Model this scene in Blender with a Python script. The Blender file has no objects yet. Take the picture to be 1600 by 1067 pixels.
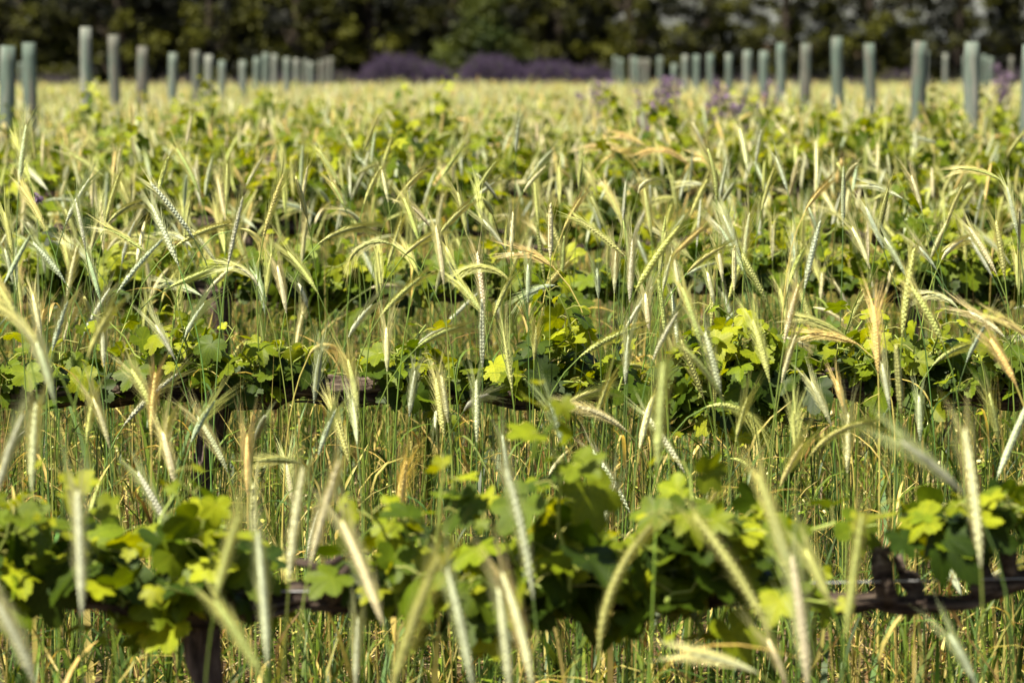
import bpy, math, random
import numpy as np

# ------------------------------------------------------------------ camera, sky, sun
scene = bpy.context.scene
COL = scene.collection
R = math.radians
F = 5142.0                      # focal length in pixels of the 1600 px wide photograph
CAMZ = 1.376
HORIZON, VPX = 60.0, 740.0
PITCH = math.atan((533.5 - HORIZON) / F)
YAW = math.atan((800 - VPX) / F)
cam_d = bpy.data.cameras.new("camera")
cam = bpy.data.objects.new("camera", cam_d)
COL.objects.link(cam)
cam.location = (0, 0, CAMZ)
cam.rotation_euler = (math.pi / 2 - PITCH, 0, -YAW)
cam_d.sensor_width = 36.0
cam_d.lens = 36.0 * F / 1600.0
cam_d.clip_end = 3000
cam_d.clip_start = 0.05
cam_d.dof.use_dof = True
cam_d.dof.focus_distance = 7.35
cam_d.dof.aperture_fstop = 5.3
cam_d.dof.aperture_blades = 9
scene.camera = cam

SUN_ELEV, SUN_AZ = 60.0, -136.0   # azimuth clockwise from +Y (view direction); negative = from the left
world = bpy.data.worlds.new("World")
scene.world = world
world.use_nodes = True
wn = world.node_tree.nodes
sky = wn.new("ShaderNodeTexSky")
sky.sky_type = 'NISHITA'
sky.sun_disc = False
sky.sun_elevation = R(SUN_ELEV)
sky.sun_rotation = R(SUN_AZ)
sky.air_density = 1.0
sky.dust_density = 1.2
world.node_tree.links.new(sky.outputs[0], wn["Background"].inputs[0])
wn["Background"].inputs[1].default_value = 0.05

sun_d = bpy.data.lights.new("sun", 'SUN')
sun_d.energy = 5.0
sun_d.angle = R(0.53)
sun_d.color = (1.0, 0.925, 0.75)
sun = bpy.data.objects.new("sun", sun_d)
COL.objects.link(sun)
sun.rotation_euler = (R(90 - SUN_ELEV), 0, R(180 - SUN_AZ))

scene.view_settings.view_transform = 'Standard'
scene.view_settings.look = 'None'
scene.view_settings.gamma = 1.0
scene.view_settings.exposure = 1.68
scene.render.engine = 'CYCLES'
scene.cycles.use_denoising = True
scene.cycles.max_bounces = 8
scene.cycles.diffuse_bounces = 3
scene.cycles.transparent_max_bounces = 8
scene.render.use_persistent_data = False

rng = np.random.default_rng(11)
random.seed(5)

# ------------------------------------------------------------------ ground profile and pixel helpers
GD = np.array([-20, 0, 4.9, 7.4, 9.9, 12.4, 15, 19, 23, 30, 40, 52, 67, 80, 92, 140, 400.])
GZ = np.array([0, 0, 0.0, .03, .07, .09, .11, .12, .12, .05, -.08, -.24, -.42, -.50, -.54, -.6, -.6])


def ground(x, y):
    y = np.asarray(y, float)
    z = (np.interp(y - 1.2, GD, GZ) + np.interp(y, GD, GZ) * 2 + np.interp(y + 1.2, GD, GZ)) / 4
    return z + 0.012 * np.sin(1.7 * np.asarray(x, float) + y * .9) * np.cos(1.1 * y)


CP, SP = math.cos(PITCH), math.sin(PITCH)
CY, SY = math.cos(YAW), math.sin(YAW)


def at(px, py, D):
    """point at depth D (along +Y) seen at photo pixel (px, py)"""
    a, b = (px - 800) / F, (533.5 - py) / F
    vx, vy, vz = a, CP + b * SP, -SP + b * CP
    wx, wy = vx * CY + vy * SY, -vx * SY + vy * CY
    k = D / wy
    return np.array([wx * k, D, CAMZ + vz * k])


def to_px(p):
    x, y, z = p[..., 0], p[..., 1], p[..., 2] - CAMZ
    cx, cy = x * CY - y * SY, x * SY + y * CY
    dep = cy * CP - z * SP
    up = cy * SP + z * CP
    return 800 + F * cx / dep, 533.5 - F * up / dep


# ------------------------------------------------------------------ mesh helpers
def tag(o, label=None, cat=None, group=None, kind=None):
    if label: o["label"] = label
    if cat: o["category"] = cat
    if group: o["group"] = group
    if kind: o["kind"] = kind
    return o


def mesh(name, V, faces, mat, col=None, lp=None, smooth=False):
    """V (n,3); faces: list of (m,3)/(m,4) int arrays; col per-vertex rgb; lp per-vertex 2D leaf coordinate"""
    me = bpy.data.meshes.new(name)
    V = np.ascontiguousarray(V, np.float32)
    faces = [np.asarray(f, np.int32) for f in faces if len(f)]
    loops = np.concatenate([f.ravel() for f in faces])
    tot = np.concatenate([np.full(len(f), f.shape[1], np.int32) for f in faces])
    start = np.concatenate([[0], np.cumsum(tot)[:-1]]).astype(np.int32)
    me.vertices.add(len(V)); me.vertices.foreach_set("co", V.ravel())
    me.loops.add(len(loops)); me.loops.foreach_set("vertex_index", loops)
    me.polygons.add(len(tot)); me.polygons.foreach_set("loop_start", start)
    me.polygons.foreach_set("loop_total", tot)
    if smooth:
        me.polygons.foreach_set("use_smooth", np.ones(len(tot), bool))
    if col is not None:
        a = me.attributes.new("col", 'FLOAT_COLOR', 'POINT')
        c = np.ones((len(V), 4), np.float32); c[:, :3] = col
        a.data.foreach_set("color", c.ravel())
    if lp is not None:
        a = me.attributes.new("lp", 'FLOAT_VECTOR', 'POINT')
        c = np.zeros((len(V), 3), np.float32); c[:, :2] = lp
        a.data.foreach_set("vector", c.ravel())
    me.update(calc_edges=True)
    mats = mat if isinstance(mat, (list, tuple)) else [mat]
    for m in mats: me.materials.append(m)
    return me


def obj(name, me, parent=None, loc=None):
    o = bpy.data.objects.new(name, me)
    COL.objects.link(o)
    if parent is not None: o.parent = parent
    if loc is not None: o.location = loc
    return o


def empty(name, loc, rz=0):
    o = bpy.data.objects.new(name, None)
    o.empty_display_size = .05
    COL.objects.link(o)
    o.location = loc
    o.rotation_euler = (0, 0, rz)
    return o


class MB:
    """collects pieces into one mesh"""
    def __init__(s): s.V, s.F3, s.F4, s.C, s.n = [], [], [], [], 0

    def add(s, V, f3=None, f4=None, col=None):
        V = np.asarray(V, float)
        if f3 is not None and len(f3): s.F3.append(np.asarray(f3) + s.n)
        if f4 is not None and len(f4): s.F4.append(np.asarray(f4) + s.n)
        s.V.append(V)
        if col is not None: s.C.append(np.broadcast_to(np.asarray(col, float), (len(V), 3)))
        s.n += len(V)

    def me(s, name, mat, smooth=False):
        faces = []
        if s.F3: faces.append(np.concatenate(s.F3))
        if s.F4: faces.append(np.concatenate(s.F4))
        return mesh(name, np.concatenate(s.V), faces, mat, np.concatenate(s.C) if s.C else None, smooth=smooth)


def tube(path, rad, sides=8, rough=0.0, seed=0, closed=True):
    """swept tube; rough = relative radius noise"""
    P = np.asarray(path, float); n = len(P)
    rad = np.broadcast_to(np.asarray(rad, float), (n,))
    T = np.gradient(P, axis=0); T /= np.linalg.norm(T, axis=1)[:, None] + 1e-12
    ref = np.array([0, 0, 1.]) if abs(T[:, 2]).mean() < .8 else np.array([0, 1., 0])
    A = np.cross(T, ref); A /= np.linalg.norm(A, axis=1)[:, None] + 1e-12
    B = np.cross(T, A)
    r = np.random.default_rng(seed)
    th = np.linspace(0, 2 * np.pi, sides, endpoint=False)
    rr = rad[:, None] * np.ones((1, sides))
    if rough:
        ridge = r.normal(0, rough, sides)[None, :] * .8
        nz = r.normal(0, rough, (n, sides))
        nz = (nz + np.roll(nz, 1, 0) + np.roll(nz, -1, 0)) / 2
        rr = rr * (1 + ridge + nz)
    V = P[:, None] + rr[..., None] * (np.cos(th)[None, :, None] * A[:, None] + np.sin(th)[None, :, None] * B[:, None])
    V = V.reshape(-1, 3)
    i, j = np.meshgrid(np.arange(n - 1), np.arange(sides), indexing='ij')
    j2 = (j + 1) % sides
    f4 = np.stack([i * sides + j, i * sides + j2, (i + 1) * sides + j2, (i + 1) * sides + j], -1).reshape(-1, 4)
    f3 = []
    if closed:
        c0, c1 = len(V), len(V) + 1
        V = np.vstack([V, P[0], P[-1]])
        for k in range(sides):
            f3.append((c0, (k + 1) % sides, k)); f3.append((c1, (n - 1) * sides + k, (n - 1) * sides + (k + 1) % sides))
    return V, np.array(f3, int).reshape(-1, 3), f4


# ------------------------------------------------------------------ materials
def new_mat(name):
    m = bpy.data.materials.new(name); m.use_nodes = True
    nt = m.node_tree; nt.nodes.clear()
    out = nt.nodes.new("ShaderNodeOutputMaterial")
    return m, nt, out


def N(nt, typ, **kw):
    n = nt.nodes.new(typ)
    for k, v in kw.items(): setattr(n, k, v)
    return n


def mathn(nt, op, a, b=None):
    n = N(nt, "ShaderNodeMath", operation=op)
    for i, v in enumerate((a, b)):
        if v is None: continue
        if isinstance(v, (int, float)): n.inputs[i].default_value = v
        else: nt.links.new(v, n.inputs[i])
    return n.outputs[0]


def plant_mat(name, trans=.3, rough=.55, spec=.3, tmul=(1.25, 1.15, .55), noise=60., amt=.25, veins=False):
    m, nt, out = new_mat(name)
    L = nt.links.new
    at_ = N(nt, "ShaderNodeAttribute", attribute_name="col")
    tc = N(nt, "ShaderNodeTexCoord")
    nz = N(nt, "ShaderNodeTexNoise"); nz.inputs["Scale"].default_value = noise; nz.inputs["Detail"].default_value = 2
    L(tc.outputs["Object"], nz.inputs["Vector"])
    mr = N(nt, "ShaderNodeMapRange")
    mr.inputs["From Min"].default_value = .3; mr.inputs["From Max"].default_value = .7
    mr.inputs["To Min"].default_value = 1 - amt; mr.inputs["To Max"].default_value = 1 + amt
    L(nz.outputs[0], mr.inputs[0])
    mul = N(nt, "ShaderNodeVectorMath", operation='SCALE')
    L(at_.outputs["Color"], mul.inputs[0]); L(mr.outputs[0], mul.inputs["Scale"])
    base = mul.outputs[0]
    pb = N(nt, "ShaderNodeBsdfPrincipled")
    pb.inputs["Roughness"].default_value = rough
    pb.inputs["Specular IOR Level"].default_value = spec
    if veins:
        lp = N(nt, "ShaderNodeAttribute", attribute_name="lp")
        sx = N(nt, "ShaderNodeSeparateXYZ"); L(lp.outputs["Vector"], sx.inputs[0])
        x, y = sx.outputs[0], sx.outputs[1]
        d = None
        for a in (0, 50, -50, 108, -108):
            s, c = math.sin(R(a)), math.cos(R(a))
            across = mathn(nt, 'ABSOLUTE', mathn(nt, 'SUBTRACT', mathn(nt, 'MULTIPLY', x, c), mathn(nt, 'MULTIPLY', y, s)))
            along = mathn(nt, 'ADD', mathn(nt, 'MULTIPLY', x, s), mathn(nt, 'MULTIPLY', y, c))
            # side veins branch off as a chevron pattern around each main vein
            dd = mathn(nt, 'ADD', across, mathn(nt, 'MULTIPLY', mathn(nt, 'LESS_THAN', along, 0.0), 9.0))
            d = dd if d is None else mathn(nt, 'MINIMUM', d, dd)
            ch = mathn(nt, 'PINGPONG', mathn(nt, 'SUBTRACT', along, mathn(nt, 'MULTIPLY', across, .9)), .08)
            ch = mathn(nt, 'ADD', mathn(nt, 'ADD', ch, mathn(nt, 'MULTIPLY', mathn(nt, 'GREATER_THAN', across, .3), 9.)),
                       mathn(nt, 'MULTIPLY', mathn(nt, 'LESS_THAN', along, 0.05), 9.0))
            d = mathn(nt, 'MINIMUM', d, mathn(nt, 'ADD', ch, .008))
        vm = N(nt, "ShaderNodeMapRange"); L(d, vm.inputs[0])
        vm.inputs["From Min"].default_value = .0; vm.inputs["From Max"].default_value = .035
        vm.inputs["To Min"].default_value = 1.0; vm.inputs["To Max"].default_value = 0.0
        mx = N(nt, "ShaderNodeMix", data_type='RGBA')
        L(mathn(nt, 'MULTIPLY', vm.outputs[0], .55), mx.inputs["Factor"])
        L(base, mx.inputs["A"])
        br = N(nt, "ShaderNodeVectorMath", operation='MULTIPLY'); L(base, br.inputs[0]); br.inputs[1].default_value = (1.9, 1.6, 1.8)
        L(br.outputs[0], mx.inputs["B"])
        base = mx.outputs["Result"]
        bp = N(nt, "ShaderNodeBump"); bp.inputs["Strength"].default_value = .5; bp.inputs["Distance"].default_value = .002
        L(d, bp.inputs["Height"]); L(bp.outputs[0], pb.inputs["Normal"])
    L(base, pb.inputs["Base Color"])
    if trans:
        tr = N(nt, "ShaderNodeBsdfTranslucent")
        tm = N(nt, "ShaderNodeVectorMath", operation='MULTIPLY'); L(base, tm.inputs[0]); tm.inputs[1].default_value = tmul
        L(tm.outputs[0], tr.inputs[0])
        mix = N(nt, "ShaderNodeMixShader"); mix.inputs[0].default_value = trans
        L(pb.outputs[0], mix.inputs[1]); L(tr.outputs[0], mix.inputs[2]); L(mix.outputs[0], out.inputs[0])
    else:
        L(pb.outputs[0], out.inputs[0])
    return m


def ramp_mat(name, stops, scale=(1, 1, 1), nscale=5., detail=6., rough=.85, bump=.3, bdist=.01, coord="Object", spec=.2, obj_random=0.):
    m, nt, out = new_mat(name)
    L = nt.links.new
    tc = N(nt, "ShaderNodeTexCoord")
    mp = N(nt, "ShaderNodeMapping"); mp.inputs["Scale"].default_value = scale
    L(tc.outputs[coord], mp.inputs[0])
    nz = N(nt, "ShaderNodeTexNoise"); nz.inputs["Scale"].default_value = nscale; nz.inputs["Detail"].default_value = detail
    nz.inputs["Roughness"].default_value = .62
    fac = nz.outputs[0]
    if obj_random:
        oi = N(nt, "ShaderNodeObjectInfo")
        off = N(nt, "ShaderNodeVectorMath", operation='SCALE')
        cb = N(nt, "ShaderNodeCombineXYZ")
        for i in range(3): L(oi.outputs["Random"], cb.inputs[i])
        L(cb.outputs[0], off.inputs[0]); off.inputs["Scale"].default_value = 37.
        ad = N(nt, "ShaderNodeVectorMath", operation='ADD'); L(mp.outputs[0], ad.inputs[0]); L(off.outputs[0], ad.inputs[1])
        L(ad.outputs[0], nz.inputs["Vector"])
        fac = mathn(nt, 'ADD', fac, mathn(nt, 'MULTIPLY', mathn(nt, 'SUBTRACT', oi.outputs["Random"], .5), obj_random))
    else:
        L(mp.outputs[0], nz.inputs["Vector"])
    cr = N(nt, "ShaderNodeValToRGB")
    el = cr.color_ramp.elements
    while len(el) > 1: el.remove(el[-1])
    el[0].position, el[0].color = stops[0][0], (*stops[0][1], 1)
    for p, c in stops[1:]:
        e = el.new(p); e.color = (*c, 1)
    L(fac, cr.inputs[0])
    pb = N(nt, "ShaderNodeBsdfPrincipled"); pb.inputs["Roughness"].default_value = rough
    pb.inputs["Specular IOR Level"].default_value = spec
    L(cr.outputs[0], pb.inputs["Base Color"])
    if bump:
        bp = N(nt, "ShaderNodeBump"); bp.inputs["Strength"].default_value = bump; bp.inputs["Distance"].default_value = bdist
        L(nz.outputs[0], bp.inputs["Height"]); L(bp.outputs[0], pb.inputs["Normal"])
    L(pb.outputs[0], out.inputs[0])
    return m


M_ear = plant_mat("rye ear", trans=.3, rough=.5, spec=.35, tmul=(1.1, 1.1, .6), noise=160, amt=.18)
M_awn = plant_mat("rye awn", trans=.35, rough=.4, spec=.4, noise=80, amt=.1)
M_stem = plant_mat("rye stem", trans=0, rough=.45, spec=.4, noise=25, amt=.25)
M_blade = plant_mat("grass blade", trans=.35, rough=.5, spec=.3, noise=30, amt=.25)
M_leaf = plant_mat("vine leaf", trans=.42, rough=.55, spec=.22, tmul=(1.5, 1.35, .25), noise=45, amt=.18, veins=True)
M_shoot = plant_mat("vine shoot", trans=0, rough=.5, spec=.3, noise=30, amt=.2)
M_flower = plant_mat("flower petal", trans=.3, rough=.6, spec=.1, tmul=(1, 1, 1), noise=50, amt=.15)
M_crown = plant_mat("tree leaf", trans=.22, rough=.6, spec=.2, noise=1.2, amt=.35)
M_bark = ramp_mat("vine bark", [(.3, (.018, .011, .009)), (.48, (.06, .04, .033)), (.62, (.16, .115, .10)), (.8, (.30, .235, .21))],
                  scale=(1, 1, 1), nscale=60, detail=8, rough=.9, bump=1.0, bdist=.012)
M_cordon = ramp_mat("cordon bark", [(.34, (.008, .005, .004)), (.46, (.032, .021, .017)), (.56, (.075, .055, .041)), (.72, (.185, .145, .112))],
                    scale=(.14, 1, 1), nscale=85, detail=8, rough=.9, bump=1.0, bdist=.012)
M_trunk = ramp_mat("vine trunk bark", [(.3, (.016, .010, .008)), (.48, (.05, .034, .028)), (.62, (.12, .086, .072)), (.8, (.22, .17, .15))],
                   scale=(1, 1, .16), nscale=80, detail=8, rough=.9, bump=1.0, bdist=.012)
M_treebark = ramp_mat("tree bark", [(.35, (.012, .009, .006)), (.7, (.045, .034, .025))], scale=(1, 1, .2), nscale=9, bump=.6, bdist=.03)
M_post = ramp_mat("weathered post wood", [(.2, (.035, .033, .027)), (.36, (.10, .094, .078)), (.45, (.062, .08, .064)), (.55, (.075, .105, .086)), (.68, (.12, .13, .11)), (.85, (.19, .185, .16))],
                  scale=(1, 1, .10), nscale=34, detail=6, rough=.85, bump=.5, bdist=.006, obj_random=.42)
M_posttop = ramp_mat("sawn post top", [(.3, (.25, .25, .2)), (.7, (.42, .43, .36))], nscale=30)
M_ground = ramp_mat("soil and straw", [(.28, (.03, .02, .010)), (.45, (.055, .036, .017)), (.6, (.115, .08, .036)), (.8, (.21, .155, .07))],
                    nscale=26, detail=9, rough=.95, bump=.8, bdist=.03)
M_wire, _nt, _o = new_mat("galvanised wire")
_p = N(_nt, "ShaderNodeBsdfPrincipled"); _p.inputs["Metallic"].default_value = .8; _p.inputs["Roughness"].default_value = .5
_p.inputs["Base Color"].default_value = (.32, .32, .33, 1); _nt.links.new(_p.outputs[0], _o.inputs[0])

# ------------------------------------------------------------------ ground
ys = np.concatenate([np.arange(-12, 30, .35), np.arange(30, 100, 1.2), np.geomspace(100, 1500, 24)])
xs = np.concatenate([-np.geomspace(900, 14, 16), np.arange(-13, 13.1, .5), np.geomspace(14, 900, 16)])
gx, gy = np.meshgrid(xs, ys)
gz = ground(gx, gy) + .012 * rng.normal(size=gx.shape) * (gy < 30)
nx, ny = len(xs), len(ys)
i, j = np.meshgrid(np.arange(ny - 1), np.arange(nx - 1), indexing='ij')
gf = np.stack([i * nx + j, i * nx + j + 1, (i + 1) * nx + j + 1, (i + 1) * nx + j], -1).reshape(-1, 4)
tag(obj("ground", mesh("ground", np.stack([gx, gy, gz], -1).reshape(-1, 3), [gf], M_ground, smooth=True)),
    "dry brown vineyard soil strewn with straw", "ground", kind="structure")

# ------------------------------------------------------------------ stalk templates (a = along stem, e = along ear, c = metres along, u/v = metres across)
class Tm:
    def __init__(s): s.rows, s.f3, s.f4, s.k = [], [], [], []

    def v(s, a=0., e=0., c=0., u=0., v=0., k=0):
        s.rows.append((a, e, c, u, v)); s.k.append(k); return len(s.rows) - 1

    def done(s):
        s.A = np.array(s.rows, float); s.K = np.array(s.k)
        s.f3 = np.array(s.f3, int).reshape(-1, 3); s.f4 = np.array(s.f4, int).reshape(-1, 4)
        return s


def t_stem(t, segs=10, sides=5, r0=.0021, r1=.0012):
    prev = None
    for i in range(segs + 1):
        a = i / segs; r = r0 + (r1 - r0) * a
        if i in (int(segs * .35), int(segs * .68)) and segs > 6: r *= 1.35     # nodes
        ring = [t.v(a, 0, 0, r * math.cos(6.2832 * q / sides), r * math.sin(6.2832 * q / sides), 0) for q in range(sides)]
        if prev:
            for q in range(sides): t.f4.append((prev[q], prev[(q + 1) % sides], ring[(q + 1) % sides], ring[q]))
        prev = ring


def env(e):
    return (min(1., .45 + e * 3.2) if e < .2 else 1.) * (1. if e < .55 else 1 - .62 * ((e - .55) / .45) ** 1.5)


def t_ear(t, nodes=36, hw=.0037, seed=0):
    r = random.Random(seed)
    # rachis core
    prev = None
    for i in range(7):
        e = i / 6; rr = .0036 * env(e)
        ring = [t.v(1, e, 0, rr * math.cos(1.5708 * q), rr * .8 * math.sin(1.5708 * q), 1) for q in range(4)]
        if prev:
            for q in range(4): t.f4.append((prev[q], prev[(q + 1) % 4], ring[(q + 1) % 4], ring[q]))
        prev = ring
    tips = []
    for n in range(nodes):
        e = n / nodes * .97; w = env(e); side = 1 if n % 2 else -1
        for j in (-1, 1, -2, 2):
            mid_ = abs(j) == 2; j = j // 2 if mid_ else j
            u0, v0 = side * hw * .30 * w, j * hw * .22 * w
            du, dv = side * hw * .66 * w, j * hw * .5 * w
            if mid_:
                u0, v0, du, dv = side * hw * .10 * w, j * hw * .45 * w, side * hw * .22 * w, j * hw * .42 * w
            ln = .0185 * (.75 + .25 * w) * r.uniform(.9, 1.1)
            wd = .0028 * w
            b = t.v(1, e, 0, u0, v0, 1)
            # ring at 40 %
            cu, cv, cc = u0 + du * .62, v0 + dv * .62, ln * .42
            ring = [t.v(1, e, cc - .4 * wd * side * 0, cu + wd * math.cos(q * 1.5708 + .5), cv + wd * math.sin(q * 1.5708 + .5), 1) for q in range(4)]
            tp = t.v(1, e, ln, u0 + du, v0 + dv, 1)
            for q in range(4):
                t.f3.append((b, ring[(q + 1) % 4], ring[q])); t.f3.append((tp, ring[q], ring[(q + 1) % 4]))
            tips.append((e, ln, u0 + du, v0 + dv, side, j, w))
    return tips


def t_awns(t, tips, seed=0, every=1, ln0=.050, wd=.0005):
    r = random.Random(seed)
    for i, (e, ln, u, v, side, j, w) in enumerate(tips):
        if i % every or (every == 1 and i % 4 == 3): continue
        l = ln0 * r.uniform(.6, 1.25) * (.55 + .6 * e)
        sp = r.uniform(.14, .34)
        a = t.v(1, e, ln - .003, u - wd, v, 2); b = t.v(1, e, ln - .003, u + wd, v + wd, 2)
        c = t.v(1, e, ln + l, u + side * l * sp, v + j * l * sp * r.uniform(.3, 1.1), 2)
        t.f3.append((a, b, c))


def t_blade(t, a0, ang, length, w, droop, segs=7, k=3):
    ca, sa = math.cos(ang), math.sin(ang)
    pr = None
    for i in range(segs + 1):
        q = i / segs
        out = length * (.22 * q + .62 * q * q)
        c = length * (.85 * q - droop * q ** 2.3)
        ww = w * min(1, .55 + 1.6 * q) * max(0.03, 1 - q ** 2.2)
        L_ = t.v(a0, 0, c, out * ca - ww * sa, out * sa + ww * ca, k)
        M_ = t.v(a0, 0, c - ww * .45, out * ca, out * sa, k)
        R_ = t.v(a0, 0, c, out * ca + ww * sa, out * sa - ww * ca, k)
        if pr: t.f4 += [(pr[0], pr[1], M_, L_), (pr[1], pr[2], R_, M_)]
        pr = (L_, M_, R_)


def bend(T, root, psi, al0, al1, al2, Ls, Le, wid, power):
    """place M bent copies of template T; every argument an (M,) array; returns verts (M,V,3)"""
    M = len(psi); NS, NE = 28, 12
    a = np.linspace(0, 1, NS); e = np.linspace(0, 1, NE)
    Al_s = al0[:, None] + (al1 - al0)[:, None] * a[None] ** power[:, None]
    Al_e = al1[:, None] + (al2 - al1)[:, None] * e[None]

    def integ(Al, L):
        ds = L[:, None] / (Al.shape[1] - 1)
        sx, cz = np.sin(Al), np.cos(Al)
        x = np.concatenate([np.zeros((M, 1)), np.cumsum((sx[:, 1:] + sx[:, :-1]) / 2 * ds, 1)], 1)
        z = np.concatenate([np.zeros((M, 1)), np.cumsum((cz[:, 1:] + cz[:, :-1]) / 2 * ds, 1)], 1)
        return x, z
    xs_, zs_ = integ(Al_s, Ls); xe, ze = integ(Al_e, Le)
    xe += xs_[:, -1:]; ze += zs_[:, -1:]
    A = T.A

    def samp(tab, t):
        f = np.clip(t, 0, 1) * (tab.shape[1] - 1); i0 = np.minimum(f.astype(int), tab.shape[1] - 2); fr = f - i0
        return tab[:, i0] * (1 - fr) + tab[:, i0 + 1] * fr
    in_ear = A[:, 0] >= 1
    x = np.where(in_ear, samp(xe, A[:, 1]), samp(xs_, A[:, 0]))
    z = np.where(in_ear, samp(ze, A[:, 1]), samp(zs_, A[:, 0]))
    al = np.where(in_ear, samp(Al_e, A[:, 1]), samp(Al_s, A[:, 0]))
    # spikelets and awns follow the bend a little beyond their root
    al = al + np.where(in_ear, (A[:, 2] / Le[:, None]) * (al2 - al1)[:, None] * .5, 0)
    c, u, v = A[:, 2][None], A[:, 3][None] * wid[:, None], A[:, 4][None] * wid[:, None]
    X = x + c * np.sin(al) + u * np.cos(al)
    Z = z + c * np.cos(al) - u * np.sin(al)
    cp, sp_ = np.cos(psi)[:, None], np.sin(psi)[:, None]
    P = np.stack([X * cp - v * sp_, X * sp_ + v * cp, Z], -1)
    return P + root[:, None, :]


def batch_faces(T, M):
    nV = len(T.A)
    off = (np.arange(M) * nV)[:, None, None]
    fs = []
    if len(T.f3): fs.append((T.f3[None] + off).reshape(-1, 3))
    if len(T.f4): fs.append((T.f4[None] + off).reshape(-1, 4))
    return fs


def full_template(lod, seed):
    t = Tm(); r = random.Random(seed)
    if lod == 0:
        t_stem(t); tips = t_ear(t, seed=seed); t_awns(t, tips, seed)
        for k in range(2): t_blade(t, r.uniform(.25, .75), r.uniform(0, 6.28), r.uniform(.14, .26), r.uniform(.003, .0055), r.uniform(.3, 1.1))
    elif lod == 1:
        t_stem(t, 6, 3, .0024, .0015)
        prev = None
        for i in range(10):
            e = i / 9; rr = (.0066 if i % 2 else .0050) * env(e) * (0.35 if i in (0, 9) else 1)
            ring = [t.v(1, e, 0, rr * math.cos(1.2566 * q), rr * .85 * math.sin(1.2566 * q), 1) for q in range(5)]
            if prev:
                for q in range(5): t.f4.append((prev[q], prev[(q + 1) % 5], ring[(q + 1) % 5], ring[q]))
            prev = ring
        tips = [(r.uniform(.1, .98), .01, s * .005, j * .004, s, j, 1) for s in (-1, 1) for j in (-1, 1) for _ in range(5)]
        t_awns(t, tips, seed, wd=.0008)
        t_blade(t, r.uniform(.3, .7), r.uniform(0, 6.28), r.uniform(.14, .26), .0055, r.uniform(.3, 1.), segs=4)
    else:
        t_stem(t, 3, 3, .0032, .0022)
        prev = None
        for i in range(5):
            e = i / 4; rr = (.003, .0075, .008, .0065, .002)[i]
            ring = [t.v(1, e, 0, rr * math.cos(2.0944 * q), rr * math.sin(2.0944 * q), 1) for q in range(3)]
            if prev:
                for q in range(3): t.f4.append((prev[q], prev[(q + 1) % 3], ring[(q + 1) % 3], ring[q]))
            prev = ring
        tips = [(.9, .0, s * .004, s * .003, s, s, 1) for s in (-1, 1)] + [(.5, .0, s * .006, -s * .003, s, -s, 1) for s in (-1, 1)]
        t_awns(t, tips, seed, wd=.0016)
        t_blade(t, r.uniform(.3, .7), r.uniform(0, 6.28), r.uniform(.16, .28), .008, r.uniform(.3, 1.), segs=3)
    return t.done()


# palettes: (stem, ear, awn, blade)
PAL = {
    'b': ((.07, .12, .026), (.44, .48, .32), (.42, .44, .22), (.05, .10, .02)),
    'g': ((.10, .15, .02), (.43, .45, .145), (.45, .44, .15), (.085, .14, .018)),
    'p': ((.15, .19, .035), (.62, .60, .35), (.52, .49, .23), (.14, .18, .035)),
    'o': ((.38, .31, .08), (.60, .48, .17), (.58, .46, .18), (.46, .35, .10)),
}
KEYS = 'bgpo'
PALA = np.array([PAL[k] for k in KEYS])


def ytop(y, D):
    return CAMZ - (y - HORIZON) * D / F


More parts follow.
